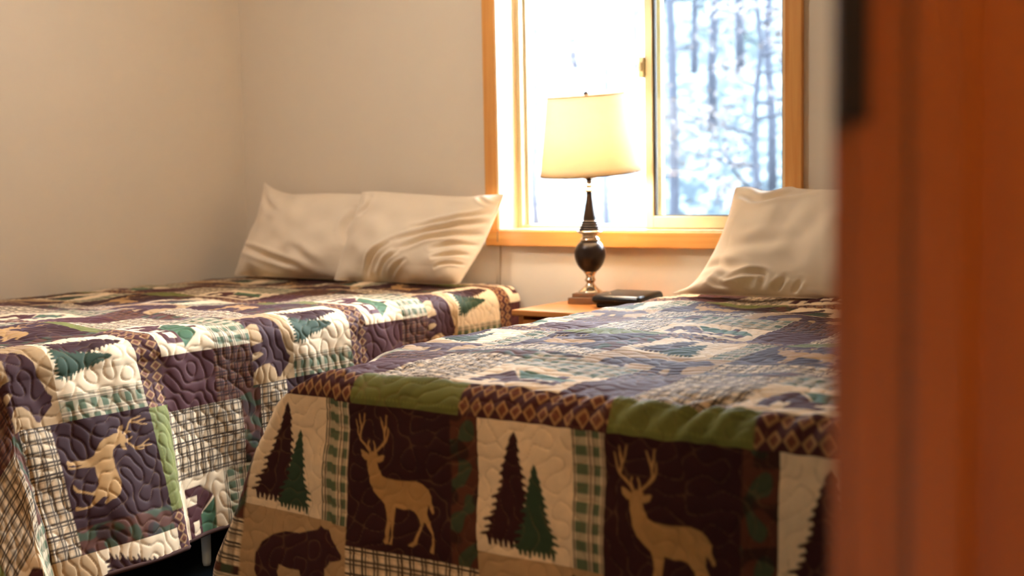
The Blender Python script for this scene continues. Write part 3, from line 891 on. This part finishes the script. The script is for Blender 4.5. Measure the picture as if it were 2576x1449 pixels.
for i in range(3):
    a = 2*PI*i/3+.4
    tube(bm, [SC+Vector((0, 0, hs-.012)), SC+Vector((r1*math.cos(a), r1*math.sin(a), hs-.003))], .0016, 6)
tilt(bm); mesh_obj('spider', bm, M_silver, shade, smooth=True)
top = SC+Rt @ Vector((0, 0, hs-.012))
bm = bmesh.new()
zb = LZ+zz(436)
for s_ in (-1, 1):
    tube(bm, [Vector((LX, LY, zb))+right*s_*.008, Vector((LX, LY, zb+.02))+right*s_*.035, Vector((LX, LY, zb+.10))+right*s_*.055, Vector((LX, LY, zb+.19))+right*s_*.03+(top-SC)*.05, top-Vector((0, 0, .004))], .0016, 6)
mesh_obj('harp', bm, M_silver, lamp, smooth=True)
bm = bmesh.new(); lathe(bm, smooth_prof([(.003, -.006), (.003, .008), (.007, .011), (.0085, .017), (.006, .023), (.001, .026)]), top, 20)
mesh_obj('finial', bm, M_bronze, lamp, smooth=True)
BULB = Vector((LX, LY, LZ+zz(322)))
bm = bmesh.new(); lathe(bm, smooth_prof([(.012, -.085), (.013, -.06), (.022, -.035), (.030, -.005), (.027, .018), (.015, .030), (.001, .034)]), BULB, 24)
bulb = mesh_obj('bulb', bm, emit_mat('warm_bulb_glow', (1.0, 0.92, 0.84, 1), 58.0), lamp, smooth=True)

# ------------------------------------------------------------------ low black device beside the lamp
dv = empty('black_device_root', (1.965, -.205, NZ))
dv.name = 'electronic_device'
tag(dv, 'low black plastic electronic device beside the lamp base', 'clock radio')
bm = bmesh.new(); box(bm, 1.885, 2.045, -.275, -.135, NZ, NZ+.016, bev=.005, seg=3)
mesh_obj('base', bm, M_blackm, dv)
bm = bmesh.new(); box(bm, 1.872, 2.052, -.29, -.125, NZ+.012, NZ+.046, bev=.015, seg=5)
for v in bm.verts:
    if v.co.z > NZ+.026: v.co.z += (v.co.y+.2)*.05-(abs(v.co.x-1.962)/.09)**3*.004
mesh_obj('case', bm, M_black, dv, smooth=True)
bm = bmesh.new(); lathe(bm, [(.004, 0), (.004, .002), (.002, .003)], (1.93, -.262, NZ+.0425), 16)
mesh_obj('button', bm, M_silver, dv, smooth=True)

# a thin cord hanging below the window trim
bm = bmesh.new()
tube(bm, [(1.322+.004*math.sin(z*9), -.026-.002*math.sin(z*5) if z > .79 else -.006, z) for z in np.linspace(.845, .12, 40)], .0018, 6)
o = mesh_obj('cord', bm, M_cordm, None, smooth=True)
tag(o, 'thin tan cord hanging down the wall from the lower left window corner', 'cord')

# ------------------------------------------------------------------ outdoors
def hill_mat():
    m, nt, b = nodes('brushy_hillside')
    N, L = nt.nodes, nt.links
    tc = N.new('ShaderNodeTexCoord')
    n = N.new('ShaderNodeTexNoise'); n.inputs['Scale'].default_value = 5.0; n.inputs['Detail'].default_value = 4; n.inputs['Roughness'].default_value = .7
    L.new(tc.outputs['Object'], n.inputs['Vector'])
    cr = N.new('ShaderNodeValToRGB')
    cr.color_ramp.elements[0].position = .45; cr.color_ramp.elements[0].color = lin(24, 32, 37)
    cr.color_ramp.elements[1].position = .58; cr.color_ramp.elements[1].color = lin(62, 68, 68)
    L.new(n.outputs['Fac'], cr.inputs['Fac']); L.new(cr.outputs['Color'], b.inputs['Base Color'])
    b.inputs['Roughness'].default_value = .95; b.inputs['Specular IOR Level'].default_value = .1
    return m
xs = np.linspace(-22, 14, 120); ys = np.linspace(1.2, 42, 120)
HX, HY = np.meshgrid(xs, ys, indexing='ij')
hn = waves(.8, 12, 61); hn2 = waves(2.4, 12, 62)
def hz_(x, y): return -0.7+0.32*np.maximum(y-4, 0)+.25*hn(x, y)+.08*hn2(x, y)
hill = grid_mesh('ground', np.stack([HX, HY, hz_(HX, HY)], -1)[:, ::-1], hill_mat())
struct(hill)

M_bark = simple('grey_bark', lin(34, 36, 42), rough=.95, spec=.1, noise=.35, nscale=9, bump=.8, bscale=40)
M_needle = simple('pine_needles', lin(32, 46, 36), rough=.8, spec=.2, noise=.4, nscale=5)
M_twig = simple('pale_dry_twigs', lin(66, 62, 62), rough=.9, spec=.1, noise=.3, nscale=6)
def tree(name, label, cat, x, y, h, r, seed, green=True, leaves=700, crown0=.25):
    R = random.Random(seed)
    g = float(hz_(np.array(x), np.array(y)))-.1
    root = empty(name, (x, y, g)); tag(root, label, cat, 'trees outside the window')
    bm = bmesh.new()
    lean = R.uniform(-.03, .03)
    tp = [(x+lean*h*k/10+.03*R.uniform(-1, 1), y+.03*R.uniform(-1, 1), g+h*k/10) for k in range(11)]
    tube(bm, tp, [r*(1.15-k/10.5) for k in range(11)], 10)
    bb = bm; bl = bmesh.new()
    nb = 26
    per = leaves//nb
    for i in range(nb):
        f = crown0+(1-crown0)*(i+.5)/nb*.97
        k = min(int(f*10), 9); ft = f*10-k
        p = Vector(tp[k]).lerp(Vector(tp[k+1]), ft)
        a = R.uniform(0, 2*PI); ln = (1-f)*h*.26+.35
        d = Vector((math.cos(a), math.sin(a), R.uniform(-.15, .45)))
        e = p+d*ln
        m_ = p.lerp(e, .5)+Vector((0, 0, -.04*ln))
        tube(bb, [p, m_, e], [r*.22*(1-f)+.012, r*.12*(1-f)+.008, .004], 5)
        for _ in range(per):
            q = p.lerp(e, R.uniform(.25, 1.05))+Vector((R.gauss(0, .09), R.gauss(0, .09), R.gauss(0, .07)))*(.5+ln*.6)
            s_ = R.uniform(.02, .055)
            u1 = Vector((R.gauss(0, 1), R.gauss(0, 1), R.gauss(0, 1))).normalized(); u2 = u1.orthogonal().normalized()
            v4 = [bl.verts.new(q+u1*s_), bl.verts.new(q+u2*s_*.5+u1*.1*s_), bl.verts.new(q-u1*s_), bl.verts.new(q-u2*s_*.5)]
            bl.faces.new(v4)
    mesh_obj('trunk', bb, M_bark, root, smooth=True)
    mesh_obj('foliage', bl, M_needle if green else M_twig, root)
tree('pine_tree', 'straight dark tree crossing the left third of the right window pane', 'tree', -1.67, 7.25, 9.0, 0.05, 1, True, 2600, 0.4)
tree('pine_tree', 'slim tree standing near the middle of the right window pane', 'tree', -2.92, 10.65, 9.5, 0.055, 2, True, 3200, 0.3)
tree('pine_tree', 'tree close to the right edge of the right window pane', 'tree', -1.49, 9.21, 8.5, 0.045, 3, True, 2400, 0.25)
tree('bare_tree', 'thin bare tree seen above the right half of the lamp shade', 'tree', -3.25, 8.59, 7.5, 0.04, 4, False, 1700, 0.15)
tree('bare_tree', 'thin bare tree in the left pane, right beside the centre bar of the window', 'tree', -4.96, 12.28, 8.0, 0.05, 5, False, 2200, 0.15)
tree('bare_tree', 'pale bare tree at the far left of the left window pane', 'tree', -4.51, 8.93, 7.0, 0.04, 6, False, 1500, 0.15)
tree('pine_tree', 'far pine high on the slope, right of the slim tree in the right pane', 'tree', -5.31, 16.91, 9.0, 0.08, 7, True, 3600, 0.1)
tree('pine_tree', 'far pine on the slope directly behind the lamp shade', 'tree', -8.6, 16.44, 9.0, 0.08, 8, True, 3000, 0.1)
tree('bare_tree', 'far bare tree between the two leftmost trees of the right pane', 'tree', -5.11, 14.61, 8.0, 0.06, 9, False, 2600, 0.1)
tree('bare_tree', 'short bare tree just left of the rightmost tree in the right pane', 'tree', -0.62, 6.76, 4.8, 0.035, 10, False, 1700, 0.2)

# ------------------------------------------------------------------ light
w = bpy.data.worlds.new('sky'); sc.world = w; w.use_nodes = True
nt = w.node_tree
bg = nt.nodes['Background']
bg.inputs['Color'].default_value = (0.89, 0.92, 1.0, 1); bg.inputs['Strength'].default_value = 26.0

def light(name, kind, loc, rot, energy, color, **kw):
    l = bpy.data.lights.new(name, kind); l.energy = energy; l.color = color
    for k, v in kw.items(): setattr(l, k, v)
    o = bpy.data.objects.new(name, l); o.location = loc; o.rotation_euler = rot
    return link(o)
sun = light('sun', 'SUN', (0, 0, 10), (math.radians(52), 0, math.radians(-120)), 6.0, (1.0, .93, .84), angle=.01)
port = light('sky_portal', 'AREA', ((WX0+WX1)/2, 0.17, (WZ0+WZ1)/2), (-PI/2, 0, 0), 1, (1, 1, 1), shape='RECTANGLE', size=WX1-WX0, size_y=WZ1-WZ0)
port.data.cycles.is_portal = True

# ceiling lights (out of the picture): one added to fill the room with light, one in the hall
def unseen_ceiling_light(x, y, s, c, label):
    root = empty('unseen_ceiling_light', (x, y, H)); tag(root, label, 'ceiling light')
    bm = bmesh.new(); lathe(bm, smooth_prof([(.165, 0), (.17, -.012), (.16, -.02), (.15, -.02)]), (x, y, H), 40); mesh_obj('rim', bm, M_plate, root, smooth=True)
    bm = bmesh.new(); lathe(bm, smooth_prof([(.15, -.015), (.145, -.045), (.11, -.075), (.06, -.092), (.002, -.096)]), (x, y, H), 40)
    mesh_obj('glass_bowl', bm, emit_mat('warm_frosted_glow', c, s), root, smooth=True)
unseen_ceiling_light(1.28, -1.45, 14.0, (1.0, .92, .86, 1), 'round frosted fill light added unseen above the bed by the left wall')
unseen_ceiling_light(4.3, -3.9, 27.0, (1.0, .56, .26, 1), 'round frosted ceiling light in the hall outside the door')

# ------------------------------------------------------------------ camera
F = 3019.0
yaw, pit, rho = math.radians(35), math.radians(4.8), math.radians(1.07)
f0 = Vector((-math.sin(yaw), math.cos(yaw), 0)); R0 = Vector((math.cos(yaw), math.sin(yaw), 0))
f = f0*math.cos(pit)-Vector((0, 0, 1))*math.sin(pit)
U0 = R0.cross(f)
rc = R0*math.cos(rho)-U0*math.sin(rho); uc = U0*math.cos(rho)+R0*math.sin(rho)
cam = bpy.data.cameras.new('camera')
cam.sensor_width = 36; cam.lens = F/2576*36; cam.clip_start = .02
cam.dof.use_dof = True; cam.dof.focus_distance = 2.85; cam.dof.aperture_fstop = cam.lens/1000/.0175
co = bpy.data.objects.new('camera', cam)
Mx = Matrix.Identity(4)
for i in range(3):
    Mx[i][0], Mx[i][1], Mx[i][2] = rc[i], uc[i], -f[i]
Mx[0][3], Mx[1][3], Mx[2][3] = 3.845, -3.537, 1.0
co.matrix_world = Mx
link(co); sc.camera = co

vs = sc.view_settings
vs.view_transform = 'Standard'; vs.look = 'None'; vs.gamma = 1.0; vs.use_curve_mapping = False
vs.exposure = 2.6
sc.cycles.use_denoising = True
sc.cycles.max_bounces = 10; sc.cycles.diffuse_bounces = 6; sc.cycles.transparent_max_bounces = 12
sc.cycles.sample_clamp_indirect = 8.0
sc.cycles.caustics_reflective = False; sc.cycles.caustics_refractive = False
